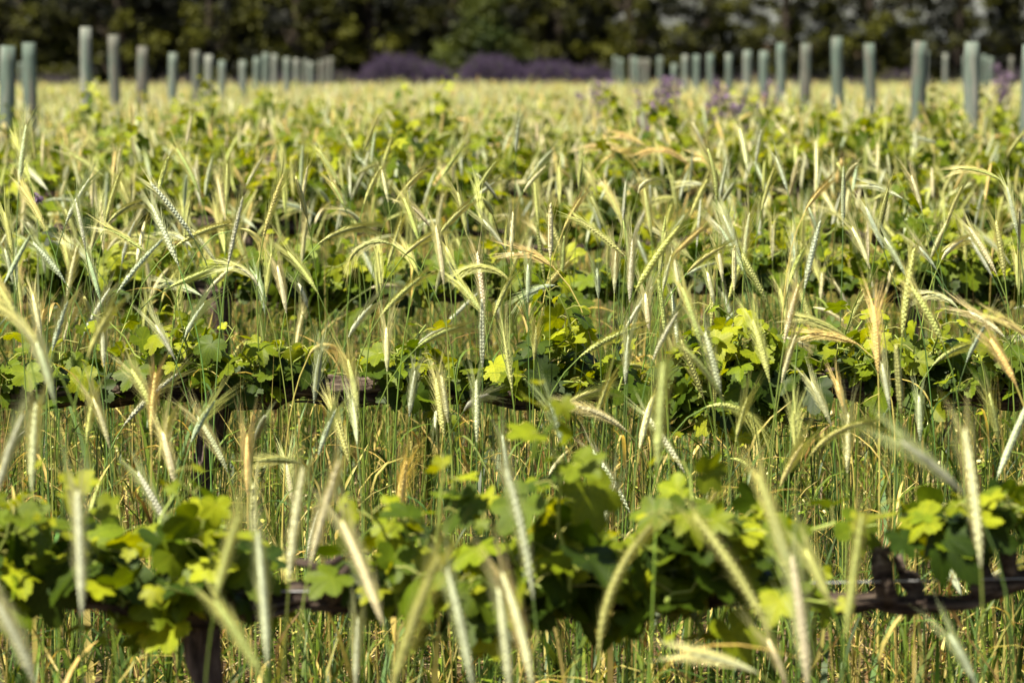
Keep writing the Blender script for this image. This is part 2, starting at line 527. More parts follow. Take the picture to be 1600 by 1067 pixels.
# hand placed ears: base pixel, tip pixel, bow in degrees (positive bends right), depth, colour
EARS = """185 458 252 380 12 7.2 b;300 372 236 290 -8 7.4 b;278 416 236 326 -5 7.0 b;357 413 378 320 4 7.0 b;279 385 354 354 25 7.4 g
225 396 170 361 -15 7.3 g;500 383 570 357 34 7.5 g;100 442 54 383 -10 6.9 b;71 361 33 304 -10 7.7 g;104 350 139 285 8 7.9 b
413 371 442 278 6 7.3 g;354 319 355 264 0 8.6 g;133 389 120 323 -4 7.4 b;165 350 184 281 5 8.0 g;170 350 205 323 30 8.0 g
402 447 380 425 -40 7.2 p;378 362 414 388 60 7.7 g;447 489 435 423 -6 7.0 p;496 460 452 398 -10 7.0 g;64 527 52 472 -3 6.6 p
83 548 104 479 8 6.4 b;163 572 160 517 0 6.6 b;25 500 -6 448 -8 5.6 g;66 548 -2 478 -12 5.1 g;139 558 172 489 10 5.2 g;85 630 60 545 -8 4.9 b
272 562 246 514 -8 6.9 b;290 527 316 482 10 7.0 b;195 665 275 590 16 7.0 b;484 556 528 545 95 6.6 o;745 302 773 257 8 8.6 g
742 312 771 288 8 9.4 b;618 319 658 271 15 8.6 g;570 319 589 272 6 8.8 g;606 316 597 271 -4 8.8 p;669 354 641 323 -14 7.9 p;530 364 571 357 20 7.8 g
608 384 545 406 -85 7.2 g;688 368 727 325 12 7.2 g;693 444 682 361 -5 6.6 p;631 403 676 368 18 7.2 g;787 389 757 349 -6 7.5 b;799 392 801 337 2 7.4 p
790 396 792 368 0 7.8 g;860 406 860 340 2 7.3 p;974 402 901 344 -12 7.2 g;863 420 821 396 -22 7.4 o;880 364 905 316 5 8.0 o;998 302 1019 285 60 8.4 p
797 444 728 420 -75 7.0 g;773 493 797 444 8 6.9 g;759 500 717 444 -8 6.9 g;596 496 657 437 14 6.8 g;546 527 578 482 14 6.9 b;653 545 717 512 24 6.8 g
908 559 998 514 22 6.8 g;995 455 1057 375 10 6.4 g;984 472 988 389 2 6.6 b;1022 562 1057 493 10 6.2 b;1014 517 1009 468 0 6.9 p;825 472 825 420 0 7.2 b
605 580 604 522 0 6.7 p;835 562 837 520 0 7.0 g;977 600 981 535 3 6.6 b;1027 730 1036 572 4 4.5 g;960 458 962 402 0 7.4 p;1036 455 1047 406 4 7.3 p
1258 450 1281 350 5 6.8 b;1226 535 1244 455 5 6.3 p;1222 598 1241 530 6 6.4 p;1358 420 1333 362 -8 6.8 p;1372 585 1366 498 -3 6.2 o;1556 430 1516 360 -8 6.8 p
1570 437 1556 352 -4 6.9 g;1407 312 1362 293 -14 8.4 b;1563 285 1504 266 -36 8.0 g;1317 354 1318 283 0 8.2 b;1415 434 1384 378 -6 7.2 b;1410 525 1427 400 5 6.3 g
1462 423 1438 390 -6 7.5 b;1473 406 1494 385 30 7.6 p;1473 540 1424 453 -10 6.2 g;1202 597 1178 508 -6 6.2 g;1337 540 1268 523 -24 6.6 o;1318 526 1258 500 -18 6.7 g
1459 572 1514 541 32 6.8 g;1494 482 1466 466 -40 7.0 p;1566 527 1516 489 -14 6.4 p;1608 532 1566 503 -10 5.8 o;1587 604 1550 536 -8 5.8 o;1511 566 1542 505 10 6.4 b
1076 427 1130 387 22 7.3 g;1126 622 1102 526 -6 6.0 b;1095 540 1068 460 -6 6.0 g;1157 405 1131 342 -5 7.5 b;1129 440 1123 397 -3 7.5 p;1115 474 1106 432 -3 7.4 p
1147 454 1147 402 2 7.4 p;50 766 55 640 4 4.9 p;-4 775 36 665 10 4.7 b;171 700 149 631 -10 6.0 p;136 692 145 624 5 6.0 g;56 1075 -8 938 -14 4.1 b;128 962 121 775 -2 4.1 b
337 945 373 825 8 4.2 g;415 1070 340 945 -8 4.2 g;418 1040 403 845 -3 4.2 b;452 905 473 735 6 4.6 p;486 880 527 735 5 4.6 p;499 710 522 648 8 6.0 b;387 772 386 690 0 5.8 o
833 935 792 738 -10 4.4 b;832 1075 786 905 -12 4.2 p;597 975 536 832 -8 4.3 p;613 1080 684 885 8 4.0 g;738 1075 699 895 -6 4.1 b;797 1085 779 930 -3 4.1 b;936 1020 1036 780 42 4.4 g
983 800 927 706 -10 6.6 b;1068 738 1007 647 -8 6.2 b;556 1075 559 975 2 4.8 b;745 690 744 600 2 6.2 b;1242 925 1186 748 -6 4.3 g;1203 992 1068 788 -12 4.2 g;1262 1075 1237 875 -6 4.2 b
1298 948 1262 868 -4 4.5 g;1322 995 1346 812 3 4.2 g;1532 885 1507 675 -6 4.2 p;1500 772 1408 696 -8 4.3 b;1180 1053 1088 1024 -14 4.4 p;1324 738 1325 652 0 6.0 p;1268 712 1357 660 48 5.8 g
1107 638 1187 665 70 6.3 g;1298 666 1270 603 -5 6.6 p;1320 648 1309 604 -3 6.5 o;1438 688 1436 626 0 6.4 b;1526 1075 1487 998 -8 4.6 b;1232 1078 1203 1012 -6 4.5 p;30 290 41 203 4 8.4 b
968 240 918 232 -45 12.5 o;1104 246 1082 200 -14 11.5 p;1052 242 1006 238 -45 12 o;1078 262 1040 236 -30 11.5 o;990 250 950 226 -30 13 o;1070 270 1098 244 45 12 o;940 256 985 236 40 12.5 o
1128 276 1100 250 -30 11 o;1010 232 972 212 -30 13 o;640 300 655 268 10 9.2 p;540 330 520 290 -8 8.4 g;470 330 480 270 4 8.2 p;1230 300 1214 252 -6 9 b;1190 330 1210 280 6 8.8 g
690 280 720 240 10 9.6 g;820 300 850 265 12 9.4 p;1440 330 1425 280 -5 8.2 p;1480 350 1500 300 8 7.9 g;1590 370 1575 300 -5 7.6 b;1260 330 1290 290 14 8.6 o;205 330 190 290 -6 8.8 g;20 400 8 340 -5 7.2 g
880 640 935 610 30 6.6 g;640 650 648 590 3 6.6 b;560 640 545 570 -6 6.4 g;700 660 690 600 -3 6.4 p;1150 690 1165 630 6 6.2 g;1560 690 1545 630 -5 6.2 g;880 700 860 640 -8 6.0 b;250 720 262 660 6 6.0 g
1000 700 1020 640 10 6 p;1220 760 1250 700 10 5.8 g;300 690 330 640 14 6.2 b;930 660 950 600 6 6.4 g;1390 640 1380 580 -4 6.3 b""".replace("\n", ";").split(";")

st = {k: [] for k in ("root", "psi", "al0", "al1", "al2", "Ls", "Le", "wid", "pw", "key")}


def add_stalk(root, psi, al0, al1, al2, Ls, Le, wid, pw, key):
    for k, v in zip(st, (root, psi, al0, al1, al2, Ls, Le, wid, pw, key)): st[k].append(v)


for line in EARS:
    xb, yb, xt, yt, bow, D, key = line.split()
    xb, yb, xt, yt, bow, D = map(float, (xb, yb, xt, yt, bow, D))
    pb_, pt_ = at(xb, yb, D), at(xt, yt, D)
    dx, dz = pt_[0] - pb_[0], pt_[2] - pb_[2]
    chord = math.hypot(dx, dz)
    th = math.atan2(dx, dz)
    if th * bow < 0: bow = -bow
    tilt = float(rng.normal(0, .25))
    b = R(abs(bow)) * (1 if bow >= 0 else -1)
    sgn = 1 if dx >= 0 else -1
    psi = tilt if sgn > 0 else math.pi + tilt       # bending plane: to the right or to the left
    al1, al2 = sgn * (th - b / 2), sgn * (th + b / 2)
    Le = chord * (1 + abs(b) ** 2 / 24) / max(.8, math.cos(tilt))
    Le = float(np.clip(Le, .06, .19))
    al0 = float(rng.normal(0.03, .03)); pw = float(rng.uniform(4, 8))
    aa = np.linspace(0, 1, 60)
    Al = al0 + (al1 - al0) * aa ** pw
    mx, mz = np.sin(Al).mean(), np.cos(Al).mean()
    h = pb_[2] - float(ground(pb_[0], D))
    Ls = max(.12, h / mz)
    root = pb_ - np.array([Ls * mx * math.cos(psi), Ls * mx * math.sin(psi), Ls * mz])
    add_stalk(root, psi, al0, al1, al2, Ls, Le, float(rng.uniform(.8, 1.1)) * (1.0 if Le < .12 else 1.12), pw, KEYS.index(key))
N_HAND = len(st["psi"])
ROW_D = [4.88 + 2.5 * n for n in range(27)]


def strip(y):      # distance to nearest vine row
    return np.abs((y - 4.88 + 1.25) % 2.5 - 1.25)


def rand_pos(y0, y1, dens, marg=.7):
    w = lambda y: .165 * y + marg
    area = (w(y0) + w(y1)) * (y1 - y0)
    n = int(area * dens)
    y = np.sqrt(rng.uniform(0, 1, n) * (w(y1) ** 2 - w(y0) ** 2) + w(y0) ** 2)
    y = (y - marg) / .165
    x = rng.uniform(-1, 1, n) * w(y) + .012 * y
    return x, y


def rand_stalks(y0, y1, dens, hm, hs, pk, lenm=.105, rowthin=.8):
    x, y = rand_pos(y0, y1, dens)
    # plants come in loose clumps
    keep = (rng.uniform(size=len(x)) < np.where(strip(y) < .28, rowthin, 1.0)) & \
           (rng.uniform(size=len(x)) < .62 + .45 * np.sin(3.1 * x + 1.3 * y) * np.sin(2.3 * y - .8 * x))
    x, y = x[keep], y[keep]; n = len(x)
    h = np.clip(rng.normal(hm, hs, n), .4, 1.2)
    al1 = np.abs(rng.normal(0, .38, n)); nod = rng.uniform(size=n) < .16
    al1 = np.where(nod, rng.uniform(.7, 1.7, n), al1)
    al2 = al1 + np.where(nod, rng.uniform(.2, .8, n), np.abs(rng.normal(.08, .12, n)))
    return dict(root=np.stack([x, y, ground(x, y) - .01], -1), psi=np.where(rng.uniform(size=n) < .5, 0, np.pi) + rng.normal(0, .8, n),
                al0=rng.normal(.02, .05, n), al1=al1, al2=al2, Ls=h, Le=np.clip(rng.normal(lenm, .022, n), .055, .16),
                wid=rng.uniform(.75, 1.2, n), pw=rng.uniform(3, 8, n), key=rng.choice(4, n, p=pk))


near = [rand_stalks(5.5, 7.2, 20, .56, .14, [.4, .35, .17, .08]), rand_stalks(7.3, 11.5, 42, .70, .13, [.30, .44, .22, .04])]
for d in near:
    for k in st: st[k] += list(d[k])
S = {k: np.array(v) for k, v in st.items()}

# the 300 stalks that show largest become plants of their own, the others join the mass
headp = S["root"].copy(); headp[:, 2] += S["Ls"]
hx, hy = to_px(headp)
dist = S["root"][:, 1].copy()
score = np.where((hx > -60) & (hx < 1660) & (hy < 1150), S["Le"] / dist * F, 0)
score[:N_HAND] += 40 * (score[:N_HAND] > 0)
order = np.argsort(-score)
IND = order[:300]
REST = order[300:]


def jitter(c, s=.13):
    return c * np.clip(rng.normal(1, s, c.shape[:-1] + (1,)), .6, 1.4) * np.clip(rng.normal(1, .04, c.shape), .8, 1.2)


ORD = ["first", "second", "third", "fourth", "fifth", "sixth", "seventh", "eighth", "ninth", "tenth", "eleventh", "twelfth", "thirteenth",
       "fourteenth", "fifteenth", "sixteenth", "seventeenth", "eighteenth", "nineteenth", "twentieth", "twenty-first", "twenty-second",
       "twenty-third", "twenty-fourth", "twenty-fifth", "twenty-sixth", "twenty-seventh", "twenty-eighth", "twenty-ninth", "thirtieth"]
ORD += ["thirty-" + o for o in ORD[:9]] + ["fortieth"] + ["forty-" + o for o in ORD[:9]]
CN = {'b': "blue-green", 'g': "yellow-green", 'p': "pale", 'o': "ripe golden"}


def posture(i):
    s = 1 if math.cos(S["psi"][i]) > 0 else -1
    m = math.degrees((S["al1"][i] + S["al2"][i]) / 2) * s
    side = "right" if m > 0 else "left"
    m = abs(m)
    return "upright" if m < 13 else ("leaning " + side if m < 42 else ("bowed " + side if m < 80 else "drooping " + side))


def zone(y):
    if y < 4.75: return "ahead of the front vine row"
    if y < 7.3: return "past the front vine row"
    if y < 9.8: return "past the second vine row"
    return "past the third vine row"


cls = {}
for i in IND:
    cls.setdefault((CN[KEYS[S["key"][i]]], posture(i), zone(S["root"][i, 1])), []).append(i)
RYE_LABEL = {}
for (c, p, z), ids in cls.items():
    ids.sort(key=lambda q: hx[q])
    for r_, q in enumerate(ids):
        if len(ids) == 1: RYE_LABEL[q] = f"the only {p} {c} rye ear {z}"
        else: RYE_LABEL[q] = f"{p} {c} rye ear {z}, {ORD[r_]} from left"


def one(T, i, name, mat, parent, color, smooth=False):
    sl = slice(i, i + 1)
    V = bend(T, S["root"][sl] * 0, S["psi"][sl], S["al0"][sl], S["al1"][sl], S["al2"][sl], S["Ls"][sl], S["Le"][sl], S["wid"][sl], S["pw"][sl])[0]
    fs = [f for f in (T.f3, T.f4) if len(f)]
    return obj(name, mesh(name, V, fs, mat, np.broadcast_to(color, (len(V), 3)), smooth=smooth), parent)


T_STEM = Tm(); t_stem(T_STEM, 16, 6); T_STEM.done()
EARV = []
for s_ in range(6):
    te = Tm(); tips_ = t_ear(te, nodes=(35, 39, 36, 33, 41, 37)[s_], seed=s_); te.done()
    ta = Tm(); t_awns(ta, tips_, s_, ln0=(.052, .062, .042, .056, .048, .066)[s_]); ta.done()
    EARV.append((te, ta))
for n_, i in enumerate(IND):
    pal = PALA[S["key"][i]]
    cj = jitter(pal)
    root = empty("rye_stalk", S["root"][i])
    tag(root, RYE_LABEL[i], "rye", "rye stalks standing among the vine rows")
    one(T_STEM, i, "stem", M_stem, root, cj[0], True)
    te, ta = EARV[n_ % 6]
    ear = one(te, i, "ear", M_ear, root, cj[1])
    one(ta, i, "awns", M_awn, ear, cj[2])
    for b_ in range(1 if n_ % 3 else 2):
        tb = Tm(); t_blade(tb, rng.uniform(.2, .72), rng.uniform(0, 6.28), rng.uniform(.12, .26), rng.uniform(.0028, .0055), rng.uniform(.3, 1.2)); tb.done()
        bc = jitter(PALA[3][3]) if rng.uniform() < .35 else cj[3]
        one(tb, i, "leaf", M_blade, root, bc)

# ---- the rest of the rye: one mass
mbV, mbC, mb3, mb4, nv = [], [], [], [], 0


def mass(d, T, dark=1.0):
    global nv
    M = len(d["psi"])
    if not M: return
    V = bend(T, d["root"], d["psi"], d["al0"], d["al1"], d["al2"], d["Ls"], d["Le"], d["wid"], d["pw"])
    pc = jitter(PALA[d["key"]], .16)                    # (M,4,3)
    dry = rng.uniform(size=M) < .3
    pc[dry, 3] = jitter(np.broadcast_to(PALA[3][3], (dry.sum(), 3)))
    C = pc[:, T.K, :] * dark
    for f in batch_faces(T, M):
        (mb3 if f.shape[1] == 3 else mb4).append(f + nv)
    mbV.append(V.reshape(-1, 3)); mbC.append(C.reshape(-1, 3)); nv += M * len(T.A)


def split(d, k):
    idx = rng.integers(0, k, len(d["psi"]))
    return [{q: v[idx == j] for q, v in d.items()} for j in range(k)]


restd = {k: S[k][REST] for k in S}
for j, dd in enumerate(split(restd, 3)): mass(dd, full_template(0, 40 + j))
for j, dd in enumerate(split(rand_stalks(11.5, 19, 44, .65, .09, [.12, .46, .26, .16]), 4)): mass(dd, full_template(1, 50 + j))
for j, dd in enumerate(split(rand_stalks(19, 34, 110, .60, .07, [.05, .42, .33, .20], rowthin=.7), 4)): mass(dd, full_template(2, 60 + j))
for j, dd in enumerate(split(rand_stalks(34, 74, 62, .69, .07, [.04, .44, .32, .20], rowthin=.9), 4)): mass(dd, full_template(2, 70 + j))
tag(obj("rye_field", mesh("rye_field", np.concatenate(mbV), [np.concatenate(mb3), np.concatenate(mb4)], M_ear, np.concatenate(mbC))),
    "pale yellow-green rye filling the rows beyond the nearest stalks", "rye", kind="stuff")

# ------------------------------------------------------------------ grass stems, straw litter and small weeds
T_GR = []
for s_ in range(3):
    t = Tm(); prev = None; segs = 5
    for i_ in range(segs + 1):
        a = i_ / segs; w = .0016 * (1 - a ** 3 * .9)
        ring = [t.v(a * .999, 0, 0, w * math.cos(2.0944 * q), w * math.sin(2.0944 * q), 0) for q in range(3)]
        if prev:
            for q in range(3): t.f4.append((prev[q], prev[(q + 1) % 3], ring[(q + 1) % 3], ring[q]))
        prev = ring
    if s_ != 1:
        t_blade(t, .35 + .2 * s_, 1.3 * s_, .16, .0032, .6, segs=4, k=1)
    T_GR.append(t.done())
T_BL = Tm(); pr = None
for i_ in range(6):
    a = i_ / 5; w = .0042 * (1 - a ** 2) + .0002
    q = (T_BL.v(a * .999, 0, 0, 0, w, 0), T_BL.v(a * .999, 0, 0, 0, -w, 0))
    if pr: T_BL.f4.append((pr[0], pr[1], q[1], q[0]))
    pr = q
T_BL.done()


def blades(name, groups, label):
    Vs, Cs, F3, F4, n0 = [], [], [], [], 0
    for (y0, y1, dens, hm, hs, lean, curl, T, cols, probs, wid) in groups:
        x, y = rand_pos(y0, y1, dens); n = len(x)
        if not n: continue
        h = np.clip(rng.normal(hm, hs, n), .05, 1.1)
        a0 = np.abs(rng.normal(lean, .12, n)); a1 = a0 + np.abs(rng.normal(0, curl, n))
        V = bend(T, np.stack([x, y, ground(x, y) - .004 + rng.uniform(0, .012, n)], -1), rng.uniform(0, 6.283, n), a0, a1, a1, h, np.full(n, .01),
                 np.full(n, 1.) * wid * rng.uniform(.7, 1.3, n), rng.uniform(1.5, 3, n))
        c = jitter(np.array(cols)[rng.choice(len(cols), n, p=probs)], .2)
        nv_ = len(T.A)
        for f in batch_faces(T, n): (F3 if f.shape[1] == 3 else F4).append(f + n0)
        Vs.append(V.reshape(-1, 3)); Cs.append(np.repeat(c, nv_, 0)); n0 += n * nv_
    return tag(obj(name, mesh(name, np.concatenate(Vs), ([np.concatenate(F3)] if F3 else []) + [np.concatenate(F4)], M_blade, np.concatenate(Cs))), label, "grass", kind="stuff")


GREEN, LGREEN, STRAW, TAN = (.028, .058, .006), (.09, .13, .011), (.36, .30, .085), (.17, .10, .03)
cg = [GREEN, LGREEN, STRAW, TAN]
blades("grass", [
    (4.3, 5.5, 40, .26, .09, .05, .2, T_GR[0], cg, [.35, .3, .25, .1], 1),
    (5.5, 12, 60, .50, .14, .03, .12, T_GR[0], cg, [.40, .36, .18, .06], 1), (5.5, 12, 50, .46, .14, .03, .15, T_GR[1], cg, [.40, .36, .18, .06], 1),
    (5.5, 12, 45, .42, .14, .05, .2, T_GR[2], cg, [.40, .36, .18, .06], 1),
    (4.3, 13, 190, .20, .09, .3, .8, T_BL, cg, [.36, .34, .22, .08], 1),
    (5.2, 11.5, 30, .42, .12, .15, 1.3, T_BL, [GREEN, LGREEN, STRAW, (.10, .17, .05)], [.4, .3, .15, .15], 1.7),
    (5.2, 11.5, 42, .55, .14, .7, .4, T_GR[2], cg, [.2, .3, .4, .1], 1),
    (12, 22, 40, .5, .14, .1, .5, T_BL, cg, [.12, .36, .46, .06], 1.3),
    (22, 40, 30, .42, .10, .1, .5, T_BL, cg, [.08, .40, .46, .06], 2.0),
    (40, 78, 16, .5, .1, .1, .5, T_BL, cg, [.06, .42, .46, .06], 3.2)], "green and straw-coloured grass stems under the rye and vines")
blades("straw_litter", [(4.3, 14, 260, .13, .06, 1.48, .15, T_BL, [STRAW, TAN, (.55, .45, .24), (.20, .13, .07)], [.4, .25, .2, .15], .8),
                        (5.0, 13, 60, .22, .08, 1.0, .4, T_BL, [STRAW, TAN, (.55, .45, .24)], [.5, .3, .2], .9)],
       "dry straw and dead stems lying on the soil")["category"] = "straw"

# pale yellow flowered weeds
x, y = rand_pos(5.8, 12.5, 90); n = len(x)
keep = np.sin(2.1 * x + 3 * y) * np.cos(1.7 * y - x) > .05
x, y = x[keep], y[keep]; n = len(x)
h = np.clip(rng.normal(.22, .08, n), .06, .42)
wb = MB()
hexa = np.array([[math.cos(a), math.sin(a), 0] for a in np.linspace(0, 2 * np.pi, 6, endpoint=False)] + [[0, 0, .25]])
hexf = np.array([(6, k, (k + 1) % 6) for k in range(6)])
for k in range(n):
    p0 = np.array([x[k], y[k], float(ground(x[k], y[k]))]); top = p0 + np.array([rng.normal(0, .04), rng.normal(0, .04), h[k]])
    V, f3, f4 = tube(np.array([p0, (p0 + top) / 2 + rng.normal(0, .01, 3), top]), [.0015, .0012, .0008], 3, closed=False)
    wb.add(V, None, f4, jitter(np.array([.15, .20, .05])))
    for q in range(rng.integers(3, 8)):
        c = p0 + (top - p0) * rng.uniform(.35, 1.0) + rng.normal(0, .022, 3)
        nn = rng.normal(size=3) + np.array([0, -.3, .9]); nn /= np.linalg.norm(nn)
        t1 = np.cross(nn, [1, .2, .1]); t1 /= np.linalg.norm(t1); t2 = np.cross(nn, t1)
        s = rng.uniform(.0028, .0062)
        wb.add(c + s * (hexa[:, :1] * t1 + hexa[:, 1:2] * t2 + hexa[:, 2:] * nn), hexf, None,
               jitter(np.array([(.62, .56, .14), (.66, .62, .30), (.45, .48, .10)][rng.integers(3)])))
    for q in range(9):
        c = p0 + (top - p0) * rng.uniform(.1, 1.); d = rng.normal(size=3) * np.array([1, 1, .4]); d /= np.linalg.norm(d)
        sd = np.cross(d, [0, 0, 1]); ln = rng.uniform(.02, .05); w_ = ln * .22
        wb.add([c, c + d * ln * .5 + sd * w_, c + d * ln, c + d * ln * .5 - sd * w_], None, [(0, 1, 2, 3)], jitter(np.array([.13, .18, .015])))
tag(obj("flowering_weeds", wb.me("flowering_weeds", M_flower)), "small pale yellow flowering weeds low between the stems", "weeds", kind="stuff")

# ------------------------------------------------------------------ grapevines
HALF = [(0, 1.0), (6, .93), (10, .95), (14, .83), (18, .84), (23, .63), (29, .67), (34, .78), (38, .76), (43, .89), (47, .86), (52, .95), (57, .84), (62, .85), (67, .72),
        (72, .66), (78, .52), (85, .58), (91, .69), (96, .66), (102, .75), (108, .70), (115, .76), (122, .66), (130, .67), (138, .58), (147, .57), (156, .48), (165, .40), (174, .20)]


def leaf_template(hi):
    half = HALF if hi else [(0, 1.), (22, .62), (50, .93), (78, .52), (112, .75), (150, .54), (174, .18)]
    ang = [(-a, r) for a, r in reversed(half[1:])] + list(half)
    th = np.radians([a for a, _ in ang]); rr = np.array([r for _, r in ang])
    n = len(th)
    rings = [(.45, 1), (1.0, 1)] if hi else [(1.0, 1)]
    V = [(0, 0)]
    for s, _ in rings: V += [(r * s * math.sin(t), r * s * math.cos(t)) for t, r in zip(th, rr)]
    V = np.array(V)
    f3 = [(0, 1 + k + 1, 1 + k) for k in range(n - 1)]
    f4 = []
    if hi:
        for k in range(n - 1): f4.append((1 + k, 1 + k + 1, 1 + n + k + 1, 1 + n + k))
    return V, np.array(f3, int).reshape(-1, 3), np.array(f4, int).reshape(-1, 4)


LEAF_HI, LEAF_LO = leaf_template(True), leaf_template(False)


def leaves(name, P, Nrm, Mid, size, col, T, parent, r, mat=None, extra=None):
    """M leaves at petiole points P, normals Nrm, midrib directions Mid"""
    V2, f3, f4 = T
    M = len(P)
    Nrm = Nrm / np.linalg.norm(Nrm, axis=1)[:, None]
    Mid = Mid - (Mid * Nrm).sum(1)[:, None] * Nrm; Mid /= np.linalg.norm(Mid, axis=1)[:, None] + 1e-9
    Sd = np.cross(Mid, Nrm)
    xx, yy = V2[:, 0], V2[:, 1]; r2 = xx ** 2 + yy ** 2; th = np.arctan2(xx, yy)
    cup, fold, ph, wav = r.normal(.12, .2, M), np.abs(r.normal(.12, .1, M)), r.uniform(0, 6.28, M), r.uniform(.03, .09, M)
    zz = -cup[:, None] * r2 + fold[:, None] * np.abs(xx) + wav[:, None] * np.sin(5 * th[None] + ph[:, None]) * r2
    zz = zz - .28 * np.clip(yy, 0, 2)[None] ** 2 * r.uniform(0, 1.2, M)[:, None]
    s = size[:, None, None]
    W = P[:, None] + s * (xx[None, :, None] * Sd[:, None] + (yy[None, :, None]) * Mid[:, None] + zz[..., None] * Nrm[:, None])
    nV = len(V2); off = (np.arange(M) * nV)[:, None, None]
    fs = [(f3[None] + off).reshape(-1, 3)] + ([(f4[None] + off).reshape(-1, 4)] if len(f4) else [])
    C = np.repeat(col, nV, 0)
    W = W.reshape(-1, 3); lp = np.tile(V2, (M, 1))
    if extra is not None:
        EV = np.concatenate(extra.V); fs.append(np.concatenate(extra.F4) + len(W))
        W = np.concatenate([W, EV]); C = np.concatenate([C, np.concatenate(extra.C)]); lp = np.concatenate([lp, np.full((len(EV), 2), 5.)])
    me = mesh(name, W, fs, mat or M_leaf, C, lp=lp, smooth=True)
    return me if parent is None else obj(name, me, parent)


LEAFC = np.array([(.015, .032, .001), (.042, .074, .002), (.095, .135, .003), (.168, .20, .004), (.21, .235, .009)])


def vine_geo(r, shoots, hi=True, clump=1.0):
    """shoots: list of (x, z0, height, lean). returns shoot MB and leaf arrays (P, N, Mid, size, colour)"""
    sb = MB(); P, Nn, Mi, Sz, Cc = [], [], [], [], []
    for (x0, y0, z0, hgt, lx, ly) in shoots:
        k = 7
        q = np.linspace(0, 1, k)
        path = np.stack([x0 + lx * q ** 1.4, y0 + ly * q ** 1.4, z0 + hgt * q * (1 - .12 * q)], -1)
        path[1:] += r.normal(0, .006, (k - 1, 3))
        V, f3, f4 = tube(path, np.linspace(.0036, .0015, k), 5 if hi else 3, closed=False)
        sb.add(V, None, f4, (.20, .25, .05))
        ln = abs(hgt) + .08
        nl = max(4, int(ln / .032 * clump))
        ph = r.uniform(0, 6.28)
        for j in range(nl):
            t = (j + .6) / nl
            p = path[0] + (path[-1] - path[0]) * 0
            f = t * (k - 1); i0 = min(int(f), k - 2); p = path[i0] + (path[i0 + 1] - path[i0]) * (f - i0)
            az = ph + j * 2.6 + r.normal(0, .5)
            pet = r.uniform(.03, .085) * (1.1 - .55 * t)
            out = np.array([math.cos(az), math.sin(az), 0])
            d = out + np.array([0, 0, r.uniform(-.15, .55)])
            e = p + d * pet
            size = r.uniform(.032, .066) * (1.12 - .62 * t ** 2) * (1 if t < .85 else .6)
            if hi:
                V, f3, f4 = tube(np.array([p, p + d * pet * .5 + [0, 0, .006], e]), [.0013, .0011, .0010], 3, closed=False)
                sb.add(V, None, f4, (.24, .24, .06))
            nrm = np.array([0, 0, 1.]) + out * r.uniform(.1, 1.0) + r.normal(0, .52, 3) + np.array([-.15, -.22, 0])
            mid = out + np.array([0, 0, -.45 + r.normal(0, .3)]) + r.normal(0, .25, 3)
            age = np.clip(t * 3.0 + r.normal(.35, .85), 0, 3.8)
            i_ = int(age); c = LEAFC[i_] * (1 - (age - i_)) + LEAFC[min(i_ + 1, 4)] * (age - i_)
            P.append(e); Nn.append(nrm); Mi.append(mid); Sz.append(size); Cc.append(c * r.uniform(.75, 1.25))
    return sb, (np.array(P), np.array(Nn), np.array(Mi), np.array(Sz), np.array(Cc))


def trunk_me(r, h, seed, thick=.023):
    b = MB()
    n = 16; q = np.linspace(0, 1, n)
    path = np.stack([.045 * np.sin(q * 4.2 + seed) * q, .03 * np.cos(q * 5 + seed) * q, -.04 + (h + .02) * q], -1)
    rad = thick * (1.25 - .95 * q + .95 * q ** 3) * (1 + .14 * np.sin(q * 15 + seed))
    V, f3, f4 = tube(path, rad, 16, rough=.2, seed=seed); b.add(V, f3, f4)
    # peeling bark strips
    for k in range(14):
        a = r.uniform(0, 6.28); s0 = r.uniform(.1, .6); ln = r.uniform(.15, .35)
        pts = []
        for t in np.linspace(s0, min(.98, s0 + ln), 5):
            f = t * (n - 1); i0 = int(f); c = path[i0]
            pts.append(c + (rad[i0] * r.uniform(1.0, 1.14)) * np.array([math.cos(a + .5 * t), math.sin(a + .5 * t), 0]) + [0, 0, (f - i0) * h / (n - 1)])
        V, f3, f4 = tube(np.array(pts), [.002, .005, .006, .005, .002], 5, rough=.2, seed=seed + k); b.add(V, f3, f4)
    return b.me("trunk", M_trunk, True), path[-1]


